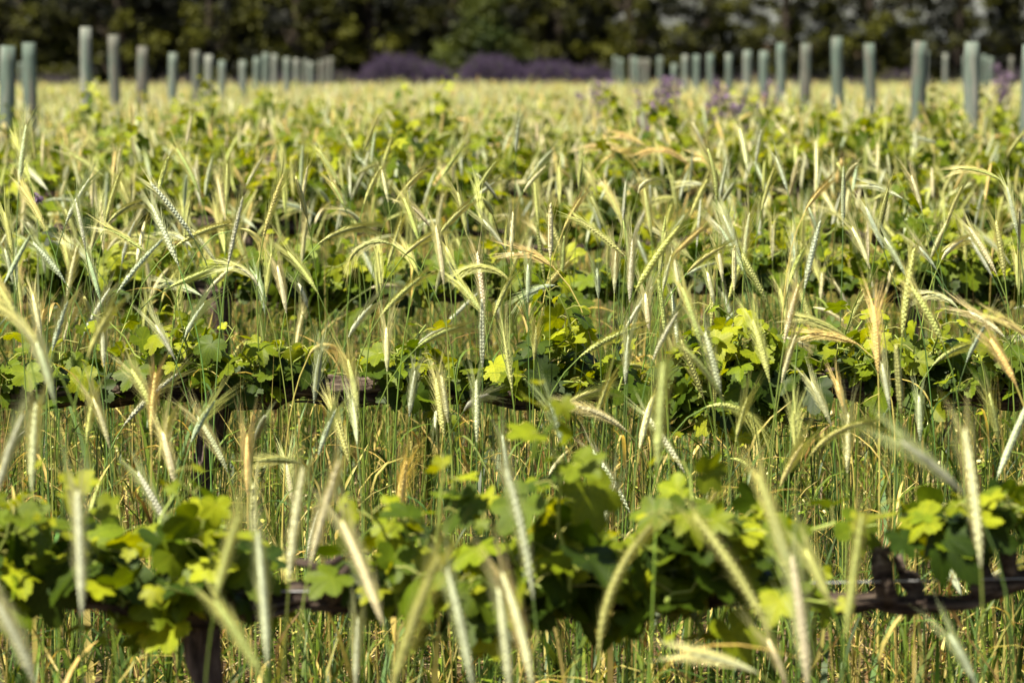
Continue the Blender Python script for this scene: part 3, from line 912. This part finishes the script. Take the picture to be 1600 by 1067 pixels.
def cordon_me(r, pts, seed, thick=.020, knobs=(), taper=.55, strips=26):
    """pts: x,y,z nodes from one arm's end over the head to the other arm's end"""
    pts = np.array(pts, float)
    d = np.concatenate([[0], np.cumsum(np.linalg.norm(np.diff(pts, axis=0), axis=1))]); L = d[-1]
    n = max(20, int(L / .022)); s = np.linspace(0, L, n)
    path = np.stack([np.interp(s, d, pts[:, k]) for k in range(3)], -1)
    for _ in range(3): path[1:-1] = (path[:-2] + 2 * path[1:-1] + path[2:]) / 4
    nz = r.normal(0, 1, (n, 3)); nz = np.apply_along_axis(lambda v: np.convolve(v, np.ones(7) / 7, 'same'), 0, nz)
    path += nz * .014
    head = np.abs(s - np.interp(0, pts[:, 0], d)) / (L / 2)
    rad = thick * (1 - taper * np.clip(head, 0, 1) ** 1.3)
    rn = np.convolve(r.normal(0, 1, n), np.ones(4) / 4, 'same')
    rad = rad * (1 + .22 * rn) + .004 * np.exp(-(head * 6) ** 2)
    b = MB(); V, f3, f4 = tube(path, rad, 16, rough=.22, seed=seed); b.add(V, f3, f4)
    for k in range(strips):
        i0 = r.integers(1, max(2, n - 12)); m = r.integers(5, 11); a = r.uniform(0, 6.28)
        seg = path[i0:i0 + m] + (rad[i0:i0 + m] * r.uniform(.95, 1.25))[:, None] * np.array([0, math.cos(a), math.sin(a)])
        V, f3, f4 = tube(seg, np.interp(np.linspace(0, 1, len(seg)), [0, .4, 1], [.0015, .0045, .0015]), 5, rough=.25, seed=seed + k); b.add(V, f3, f4)
    for kx, kh, kt in knobs:                      # spurs: short gnarled stubs
        i0 = int(np.argmin(np.abs(path[:, 0] - kx))); c = path[i0]
        top = c + np.array([r.normal(0, .018), r.normal(0, .012), kh])
        mid = (c + top) / 2 + r.normal(0, .008, 3)
        pth = np.array([c, c * .6 + mid * .4, mid, mid * .5 + top * .5, top])
        V, f3, f4 = tube(pth, kt * np.array([1.25, .9, .8, .95, .42]), 9, rough=.24, seed=abs(int(kx * 100)) + 77); b.add(V, f3, f4)
        for _ in range(2):                        # pruned cane stubs on the spur
            t0 = c + (top - c) * r.uniform(.55, .9); dd = np.array([r.normal(0, .024), r.normal(0, .014), r.uniform(.012, .035)])
            V, f3, f4 = tube(np.array([t0, t0 + dd * .5 + r.normal(0, .003, 3), t0 + dd]), kt * np.array([.5, .36, .26]), 7, rough=.15, seed=abs(int(kx * 90)) + 7); b.add(V, f3, f4)
    return b.me("cordon", M_cordon, True), path


ROWN = ["front", "second", "third"] + [o for o in ORD[3:30]]


def near_vine(n, X, x0, x1, zfun, clusters, label, seed, thick=.02, knobs=(), trunk=True, low=(), raise_=0.):
    """one hand laid vine of row n: trunk at X, cordon from x0 to x1 (world), leaves in photo-pixel clusters"""
    r = np.random.default_rng(seed)
    D = ROW_D[n]; g = float(ground(X, D))
    root = empty("grapevine", (X, D, g))
    tag(root, label, "grapevine", "grapevines on low cordons")
    h = zfun(X) - g
    obj("trunk", trunk_me(r, h, seed)[0], root)
    xs_ = np.arange(x0, x1 + .001, .07)
    pts = [(x_ - X, r.normal(0, .008), zfun(x_) - g) for x_ in xs_]
    cm, path = cordon_me(r, pts, seed, thick, knobs=[(k[0] - X, k[1], k[2]) for k in knobs])
    obj("cordon", cm, root)
    sh = []
    for (p0, p1, yt, dens) in clusters:
        for _ in range(int(round(dens * ((.72, .95, 1.15)[n])))):
            px = r.uniform(p0, p1); X_ = at(px, 600, D)[0]
            if X_ < x0 - .05 or X_ > x1 + .05: continue
            zc = zfun(X_) + raise_
            zt = at(px, yt, D)[2] + r.normal(-.03, .09 if n == 0 else .065)
            sh.append((X_ - X, r.normal(0, .03), zc - g, max(.05, zt - zc - .03), r.normal(0, .06), r.normal(-.02, .07)))
    for (p0, p1, yb, dens) in low:
        for _ in range(dens):
            px = r.uniform(p0, p1); X_ = at(px, 600, D)[0]
            if X_ < x0 - .05 or X_ > x1 + .05: continue
            zc = zfun(X_); zb = at(px, yb, D)[2]
            sh.append((X_ - X, -.02, zc - g, zb - zc, r.normal(0, .05), r.normal(-.05, .05)))
    for q in sh:                                   # every shoot a part, its leaves the sub-part
        sb, (P, Nn, Mi, Sz, Cc) = vine_geo(r, [q])
        so = obj("shoot", sb.me("shoot", M_shoot, True), root)
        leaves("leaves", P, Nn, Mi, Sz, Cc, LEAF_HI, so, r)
    return root


def zline(n, pairs):
    D = ROW_D[n]
    X = np.array([at(p, 600, D)[0] for p, _ in pairs]); Z = np.array([at(p, y_, D)[2] for p, y_ in pairs])
    return lambda x_: float(np.interp(x_, X, Z))


# front row
D0, D1, D2 = ROW_D[:3]
px2x = lambda p, D: float(at(p, 600, D)[0])
z0 = zline(0, [(-600, 935), (40, 930), (340, 940), (500, 925), (560, 940), (820, 945), (1150, 940), (1330, 945), (1420, 948), (1530, 925), (1620, 905), (2200, 890)])
cl0 = [(-160, 60, 770, 9), (10, 140, 740, 7), (130, 260, 830, 7), (240, 400, 800, 9), (250, 380, 840, 5), (560, 700, 780, 8), (600, 760, 740, 8),
       (740, 920, 725, 12), (820, 980, 800, 9), (960, 1130, 790, 10), (1080, 1250, 850, 8), (1390, 1480, 770, 3), (1470, 1640, 715, 7), (1560, 1720, 780, 4)]
near_vine(0, px2x(345, D0), px2x(-560, D0), px2x(1150, D0), z0, cl0, "leafy out-of-focus grapevine of the front row, its trunk low beside the left clump", 101, thick=.018,
          knobs=[(px2x(505, D0), .05, .019), (px2x(540, D0), .03, .02), (px2x(180, D0), .05, .012)],
          low=[(0, 120, 1000, 1), (180, 330, 1020, 2), (640, 900, 1010, 3), (900, 1130, 1010, 2)])
near_vine(0, px2x(2000, D0), px2x(1110, D0), px2x(2300, D0), z0, cl0, "bare-cordoned grapevine of the front row with knobbly spurs at the right edge", 102, thick=.0235,
          knobs=[(px2x(1395, D0), .085, .017), (px2x(1440, D0), .05, .014), (px2x(1545, D0), .11, .02), (px2x(1600, D0), .06, .014)], low=[], raise_=.085)
# second row
z1 = zline(1, [(-700, 620), (0, 618), (200, 608), (300, 602), (340, 606), (420, 605), (600, 612), (800, 614), (1000, 616), (1140, 618), (1240, 606), (1300, 603), (1500, 610), (1650, 624), (2400, 620)])
cl1 = [(-120, 60, 500, 8), (75, 140, 490, 6), (130, 230, 560, 4), (225, 300, 500, 5), (300, 400, 480, 10), (380, 490, 500, 10), (500, 640, 535, 8), (620, 720, 520, 6), (700, 800, 540, 8),
       (820, 930, 445, 9), (880, 1020, 535, 9), (1020, 1110, 520, 9), (1100, 1190, 480, 12), (1180, 1280, 550, 6), (1290, 1400, 470, 10), (1380, 1500, 500, 10), (1480, 1700, 500, 16)]
near_vine(1, px2x(335, D1), px2x(-700, D1), px2x(1140, D1), z1, [(a, b, c, int(d * .75)) for a, b, c, d in cl1], "grapevine of the second row with a dark bare trunk and sharp bark", 103, thick=.026,
          knobs=[(px2x(275, D1), .04, .016), (px2x(300, D1), .035, .018), (px2x(610, D1), .04, .012), (px2x(760, D1), .035, .011)],
          low=[(370, 430, 640, 2), (640, 700, 660, 2), (1060, 1150, 690, 5)])
near_vine(1, px2x(1730, D1), px2x(1140, D1), px2x(2500, D1), z1, cl1, "dark-leaved grapevine of the second row, right of the centre gap", 104, thick=.030,
          knobs=[(px2x(1290, D1), .03, .015), (px2x(1420, D1), .04, .015), (px2x(1550, D1), .035, .016)], low=[(1140, 1210, 690, 6), (1400, 1480, 650, 3)])
# third row
z2 = zline(2, [(-700, 470), (180, 466), (330, 452), (450, 456), (660, 460), (1000, 455), (1100, 448), (1200, 444), (1400, 452), (1600, 458), (2300, 455)])
cl2 = [(-200, 0, 350, 12), (0, 200, 345, 20), (180, 420, 375, 20), (400, 660, 385, 20), (640, 820, 400, 12), (800, 1010, 395, 16), (1000, 1260, 350, 20), (1250, 1420, 370, 14), (1400, 1620, 335, 22), (1600, 1800, 350, 12)]
near_vine(2, px2x(330, D2), px2x(-250, D2), px2x(900, D2), z2, cl2, "grapevine of the third row, left of centre, behind the sharpest ears", 105, thick=.024,
          knobs=[(px2x(290, D2), .04, .015)], low=[(450, 560, 520, 4), (100, 260, 510, 4)])
near_vine(2, px2x(1420, D2), px2x(900, D2), px2x(2000, D2), z2, cl2, "grapevine of the third row, right of centre, with a lit grey cordon", 106, thick=.024,
          knobs=[(px2x(1180, D2), .04, .014)], low=[(1500, 1600, 510, 3)])

# further rows: shared prototypes
HC = .545


def proto_vine(seed, hi, merged):
    r = np.random.default_rng(seed)
    tm, _ = trunk_me(r, HC, seed)
    pts = [(x_, r.normal(0, .01), HC + .015 * math.sin(3 * x_ + seed)) for x_ in np.arange(-1.04, 1.05, .08)]
    cm, path = cordon_me(r, pts, seed, .022, knobs=[(k, .04, .013) for k in r.uniform(-.9, .9, 5)], strips=6 if hi else 2)
    sh = []
    for c in np.arange(-.95, 1., .19) + r.normal(0, .05, 10 + 1)[:len(np.arange(-.95, 1., .19))]:
        big = r.uniform(.6, 1.25)
        for _ in range(r.integers(3, 7)):
            sh.append((c + r.normal(0, .05), r.normal(0, .05), HC, max(.04, r.normal(.20, .11) * big), r.normal(0, .08), r.normal(0, .10)))
    sh += [(r.uniform(-1, 1), 0, HC, -r.uniform(.02, .12), r.normal(0, .05), r.normal(-.04, .06)) for _ in range(7)]
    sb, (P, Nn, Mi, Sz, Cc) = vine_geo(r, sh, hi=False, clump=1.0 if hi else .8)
    return tm, cm, leaves("foliage", P, Nn, Mi, Sz * 1.05, Cc, LEAF_LO, None, r, extra=sb)


PROTO = [proto_vine(200 + k, True, False) for k in range(4)]
count = {}
for n in range(3, 26):
    D = ROW_D[n]; w = .158 * D + .5
    k0 = rng.uniform(-.3, .3)
    row = []
    for kx in range(-8, 9):
        X = k0 - .9 + 2.1 * kx
        if abs(X - .012 * D) > w + .6: continue
        row.append(X)
    for m, X in enumerate(row):
        pr_ = PROTO[int(rng.integers(4))]
        root = empty("grapevine", (X, D, float(ground(X, D))), math.pi if rng.uniform() < .5 else 0)
        root.scale = (1, 1, float(rng.uniform(.93, 1.07)) * (1 if n < 8 else .86))
        where = ORD[m] + " from the left" if m < len(row) - 1 else "last on the right"
        tag(root, f"leafy grapevine, {where}, in the {ROWN[n]} vine row from the front", "grapevine", "grapevines on low cordons")
        for nm, me in zip(("trunk", "cordon", "foliage"), pr_): obj(nm, me, root)

# trellis wires in the nearest rows
for n, lab in ((0, "thin galvanised wire along the front vine cordon"), (1, "thin galvanised wire along the second vine row"), (2, "thin galvanised wire along the third vine row")):
    zf = (z0, z1, z2)[n]; D = ROW_D[n]
    xs_ = np.linspace(-3.2, 3.2, 40)
    zz = np.array([zf(x_) for x_ in xs_]); zz = np.convolve(np.pad(zz, 6, 'edge'), np.ones(13) / 13, 'valid') + .016
    V, f3, f4 = tube(np.stack([xs_, np.full(40, D - .02), zz], -1), .0011, 6)
    tag(obj("trellis_wire", mesh("trellis_wire", V, [f3, f4], M_wire, smooth=True)), lab, "wire", "trellis wires")

# ------------------------------------------------------------------ posts
def post_mesh(h, r_, seed):
    r = np.random.default_rng(seed)
    b = MB(); n = 16
    q = np.linspace(0, 1, n)
    path = np.stack([.006 * np.sin(q * 3 + seed), .006 * np.cos(q * 2.3 + seed), -.25 + (h + .25) * q], -1)
    rad = r_ * (1.06 - .08 * q); rad[-1] *= .93
    V, f3, f4 = tube(path, rad, 18, rough=.04, seed=seed)
    b.add(V, f3, f4)
    return b.me("vineyard_post", M_post, True)


LT = {6: 72, 7: 67, 8: 43, 9: 55, 10: 73, 11: 83, 12: 79, 13: 86, 14: 95, 15: 95, 16: 90, 17: 83, 18: 85, 19: 90, 20: 92, 21: 93, 22: 97, 23: 95, 24: 92, 25: 90}
LX = {6: 0, 7: 52, 8: 134, 9: 180, 10: 220, 11: 268, 12: 307, 13: 328, 14: 347, 15: 379, 16: 400, 17: 412, 18: 427, 19: 450, 20: 463, 21: 475, 22: 485, 23: 500, 24: 508, 25: 516}
RT = {6: 66, 7: 65, 8: 68, 9: 58, 10: 68, 11: 68, 12: 80, 13: 79, 14: 84, 15: 84, 16: 86, 17: 86, 18: 100, 19: 89, 20: 92, 21: 92, 22: 90, 23: 88, 24: 92, 25: 88}
RX = {6: 1521, 7: 1431, 8: 1367, 9: 1311, 10: 1259, 11: 1223, 12: 1193, 13: 1167, 14: 1141, 15: 1113, 16: 1091, 17: 1070, 18: 1051, 19: 1032, 20: 1010, 21: 1002, 22: 994, 23: 988, 24: 975, 25: 961}
ST = {20: (1583, 88), 21: (1546, 90), 22: (1537, 86), 23: (1509, 88), 24: (1477, 84), 25: (1446, 80)}
pi_ = 0


def put_post(n, px, ytop_, lab):
    global pi_
    D = ROW_D[n]; p = at(px, ytop_, D); g = float(ground(p[0], D))
    o = obj("vineyard_post", post_mesh(p[2] - g, .047 + .004 * math.sin(pi_ * 2.1), 300 + pi_), None, (p[0], D, g))
    o.rotation_euler = (R(rng.normal(0, .8)), R(rng.normal(0, .9)), rng.uniform(0, 6))
    tag(o, lab, "post", "round wooden trellis posts")
    pi_ += 1


NEAR = ["nearest"] + [o + " nearest" for o in ORD[1:]]
for k, n in enumerate(sorted(LT)):
    put_post(n, LX[n], LT[n], f"weathered round wooden post, {NEAR[k]} in the left line of posts")
put_post(5, 1603, 70, "weathered round wooden post cut by the right edge, nearest of the right line")
for k, n in enumerate(sorted(RT)):
    put_post(n, RX[n], RT[n], f"weathered round wooden post, {NEAR[k + 1]} in the right line of posts")
for k, n in enumerate(sorted(ST)):
    put_post(n, ST[n][0], ST[n][1], f"small far wooden post behind the right line, {ORD[k]} from the right edge")
put_post(24, 32, 98, "small far wooden post seen beyond the two nearest left posts")

# ------------------------------------------------------------------ purple wild flowers in the field
def spike_plant(px, py, D, hgt, lab, seed, tiny=False):
    r = np.random.default_rng(seed)
    p = at(px, py, D); g = float(ground(p[0], D))
    root = empty("purple_wildflower", (p[0], D, g))
    tag(root, lab, "wildflower", "purple wildflowers in the rye")
    H = p[2] - g
    s, f = MB(), MB()
    for k in range(1 if tiny else 5):
        top = np.array([r.normal(0, .10), r.normal(0, .08), H - abs(r.normal(0, .10)) * (k > 0)]) if not tiny else np.array([0, 0, H])
        path = np.stack([np.linspace(0, top[0], 6), np.linspace(0, top[1], 6), np.linspace(0, top[2], 6)], -1)
        V, f3, f4 = tube(path, np.linspace(.005, .002, 6), 5, closed=False); s.add(V, None, f4, (.14, .16, .07))
        for q in range(9 if tiny else 80):
            t = r.uniform(1 - hgt / H, 1.0)
            c = np.array([top[0] * t, top[1] * t, top[2] * t]) + r.normal(0, .007 if tiny else .016, 3)
            nn = r.normal(size=3); nn /= np.linalg.norm(nn); t1 = np.cross(nn, [.3, 1, .2]); t1 /= np.linalg.norm(t1); t2 = np.cross(nn, t1)
            z_ = r.uniform(.008, .016)
            f.add(c + z_ * (hexa[:, :1] * t1 + hexa[:, 1:2] * t2 + hexa[:, 2:] * nn), hexf, None, np.array([.19, .13, .20]) * r.uniform(.6, 1.3))
    obj("stems", s.me("stems", M_stem), root); obj("blossoms", f.me("blossoms", M_flower), root)


for k, (px, py, D, lab) in enumerate([
    (935, 142, 27, "purple wildflower spikes standing alone, furthest left in the rye"), (1020, 158, 24, "broad clump of purple wildflower spikes before the far posts"),
    (1042, 140, 24, "tall purple wildflower spikes beside the broad purple clump"), (1113, 145, 24, "bright violet wildflower spike left of the mid posts"),
    (1135, 165, 23, "dull purple wildflower clump low between two posts"), (1175, 148, 26, "purple wildflower spikes just right of a green post"),
    (1008, 180, 21, "low mauve wildflower clump nearest to the vines"), (1568, 118, 27, "purple wildflower spikes by the posts at far right"), (1165, 175, 22, "faded purple wildflower spikes low beside the violet ones")]):
    spike_plant(px, py - 20, D, .40, lab, 500 + k)
spike_plant(58, 306, 9.2, .02, "small purple thistle flower peeping over the third vine row", 520, True)

# ------------------------------------------------------------------ lavender band
def lavender_me(seed, c2=(.085, .062, .105)):
    r = np.random.default_rng(seed)
    n = 2600
    th = r.uniform(0, 6.28, n); rad = np.sqrt(r.uniform(0, 1, n))
    hx_ = .95 * rad * np.cos(th); hy_ = .6 * rad * np.sin(th); top = 1.05 * np.sqrt(1 - .75 * rad ** 2) * (1 + .14 * np.sin(7 * th + seed) * rad) + r.normal(0, .10, n)
    b0 = np.stack([hx_ * .45, hy_ * .45, np.zeros(n)], -1); tp = np.stack([hx_, hy_, top], -1)
    d = tp - b0; d /= np.linalg.norm(d, axis=1)[:, None]
    side = np.cross(d, r.normal(size=(n, 3))); side /= np.linalg.norm(side, axis=1)[:, None]
    w = .005; V1 = np.stack([b0 + side * w, b0 - side * w, tp - d * .14 - side * w, tp - d * .14 + side * w], 1)
    w2 = .016; m = tp - d * .08
    V2 = np.stack([tp - d * .15, m + side * w2, tp, m - side * w2], 1)
    side2 = np.cross(d, side); V3 = np.stack([tp - d * .15, m + side2 * w2, tp, m - side2 * w2], 1)
    c1 = np.array([.085, .095, .055]); c2 = np.array(c2)
    A = MB(); A.add(V1.reshape(-1, 3), None, np.arange(4 * n).reshape(-1, 4), c1)
    B = MB(); cc = np.repeat(c2 * r.uniform(.6, 1.4, (n, 1)), 4, 0)
    B.add(V2.reshape(-1, 3), None, np.arange(4 * n).reshape(-1, 4), cc); B.add(V3.reshape(-1, 3), None, np.arange(4 * n).reshape(-1, 4), cc)
    return A.me("stems", M_stem), B.me("blossoms", M_flower)


LV = [lavender_me(600 + k) for k in range(3)]
LVD = [lavender_me(610 + k, (.075, .06, .075)) for k in range(2)]
xs_ = np.arange(-14.5, 16.6, 1.25)
for k, X in enumerate(xs_):
    D = 81 + float(rng.normal(0, 1.2))
    X = X + float(rng.normal(0, .15))
    root = empty("lavender_bush", (X, D, float(ground(X, D))), float(rng.uniform(-.3, .3)))
    root.scale = (1.05, 1, float(rng.uniform(.8, 1.1)) * (1.16 if -2.6 < X < 3.2 else .88))
    a, b = LV[k % 3] if -2.6 < X < 3.2 else LVD[k % 2]
    obj("stems", a, root); obj("blossoms", b, root)
    tag(root, f"dusky purple lavender bush in the hedge below the trees, {ORD[k]} from the left", "lavender", "lavender bushes in front of the windbreak")

# ------------------------------------------------------------------ windbreak trees
def tree_me(seed, H=7.0, W=1.9, zlow=.5, clumps=105, per=110, pal=((.002, .003, .0006), (.066, .070, .005)), hole=0.0, ball=False):  # pal: leaf colours painted for shaded gaps and for sunlit clumps
    r = np.random.default_rng(seed)
    tb = MB()
    n = 10; q = np.linspace(0, 1, n)
    path = np.stack([.2 * np.sin(q * 2 + seed), .15 * np.cos(q * 2.6 + seed) - .15, H * .92 * q - .2], -1)
    V, f3, f4 = tube(path, .17 * (1.15 - q), 9, rough=.08, seed=seed); tb.add(V, f3, f4)
    cen = []
    for k in range(clumps):
        z = zlow + (H - zlow) * r.uniform(0, 1) ** 1.15
        if k < clumps * .45: z = zlow + r.uniform(0, 2.9)
        prof = W * (1 - .72 * ((z - zlow) / (H - zlow)) ** 1.6)
        if ball: prof = W * math.sqrt(max(.05, 1 - ((z - H * .45) / (H * .56)) ** 2))
        a = r.uniform(0, 6.28); rr_ = prof * math.sqrt(r.uniform(.12, 1)) * r.uniform(.8, 1.1)
        c = np.array([rr_ * math.cos(a), rr_ * math.sin(a), z])
        if hole and 1.7 < z < 3.2 and r.uniform() < hole: continue
        cen.append(c)
        if k % 4 == 0:
            i0 = int(np.clip((z - .5) / H * n, 0, n - 1)); s = path[i0]
            V, f3, f4 = tube(np.array([s, (s + c) / 2 + [0, 0, .1], c]), [.05, .03, .012], 5, closed=False); tb.add(V, None, f4)
    cen = np.array(cen); M = len(cen)
    sz = r.uniform(.26, .50, M)
    P = (cen[:, None] + sz[:, None, None] * r.normal(0, .40, (M, per, 3)) * np.array([1, 1, .75])).reshape(-1, 3)
    mix = np.clip(r.uniform(-.5, 1, M)[:, None] + r.normal(0, .15, (M, per)), 0, 1).reshape(-1)  # per clump
    nl = len(P)
    d = r.normal(size=(nl, 3)); d[:, 2] += .15; d /= np.linalg.norm(d, axis=1)[:, None]
    s = np.cross(d, r.normal(size=(nl, 3))); s /= np.linalg.norm(s, axis=1)[:, None]
    L_ = r.uniform(.06, .12, nl)[:, None]; w = L_ * .34
    Vq = np.stack([P - d * L_, P + s * w, P + d * L_, P - s * w], 1).reshape(-1, 3)
    C = np.array(pal[0])[None] * (1 - mix[:, None]) + np.array(pal[1])[None] * mix[:, None]
    cm = mesh("crown", Vq, [np.arange(4 * nl).reshape(-1, 4)], M_crown, np.repeat(C, 4, 0))
    return tb.me("trunk", M_treebark, True), cm


TREES = [tree_me(700), tree_me(701), tree_me(702, W=1.7)]
OPEN = [tree_me(710, hole=.12, clumps=110), tree_me(711, hole=.10, W=1.8, clumps=110)]
BACK = [tree_me(720, W=2.4, clumps=190)]
SHRUB = tree_me(730, H=1.9, W=1.25, zlow=.15, clumps=85, per=90)
PALE = tree_me(740, H=2.2, W=1.25, zlow=.2, clumps=110, per=120, pal=((.014, .024, .003), (.054, .066, .007)), ball=True)


def put_tree(name, geo, X, Y, lab, cat, grp, sc=1., names=("trunk", "crown")):
    root = empty(name, (X, Y, float(ground(X, Y))), float(rng.uniform(0, 6.28)))
    root.scale = (sc, sc, sc)
    for nm, me in zip(names, geo): obj(nm, me, root)
    tag(root, lab, cat, grp)


xt = np.arange(-17, 19.1, 2.35)
openk = 0
for k, X in enumerate(xt):
    isopen = X > 2.0
    geo = OPEN[k % 2] if isopen else TREES[k % 3]
    put_tree("windbreak_tree", geo, X + float(rng.normal(0, .25)), 91 + float(rng.normal(0, .6)),
             (f"dark olive-green tree with gaps of sky, {ORD[k]} from the left in the windbreak" if isopen else f"dense dark olive-green tree, {ORD[k]} from the left in the windbreak"),
             "tree", "windbreak trees behind the vineyard", float(rng.uniform(.92, 1.1)))
for k, X in enumerate(np.arange(-18, 3.5, 2.6)):
    put_tree("windbreak_tree", BACK[0], X, 95 + float(rng.normal(0, .5)), f"shaded tree of the back line behind the windbreak, {ORD[k]} from the left", "tree", "trees of the shaded back line")
for k, X in enumerate(np.arange(-17, 20, 1.7)):
    put_tree("shrub", SHRUB, X + float(rng.normal(0, .2)), 93 + float(rng.normal(0, .4)), f"dark low shrub under the windbreak trees, {ORD[k]} from the left", "shrub", "low shrubs under the windbreak", float(rng.uniform(.85, 1.1)))
pX = at(752, 60, 86)[0]
put_tree("round_bush", PALE, pX, 86, "lighter green rounded bush behind the purple lavender", "bush", None)
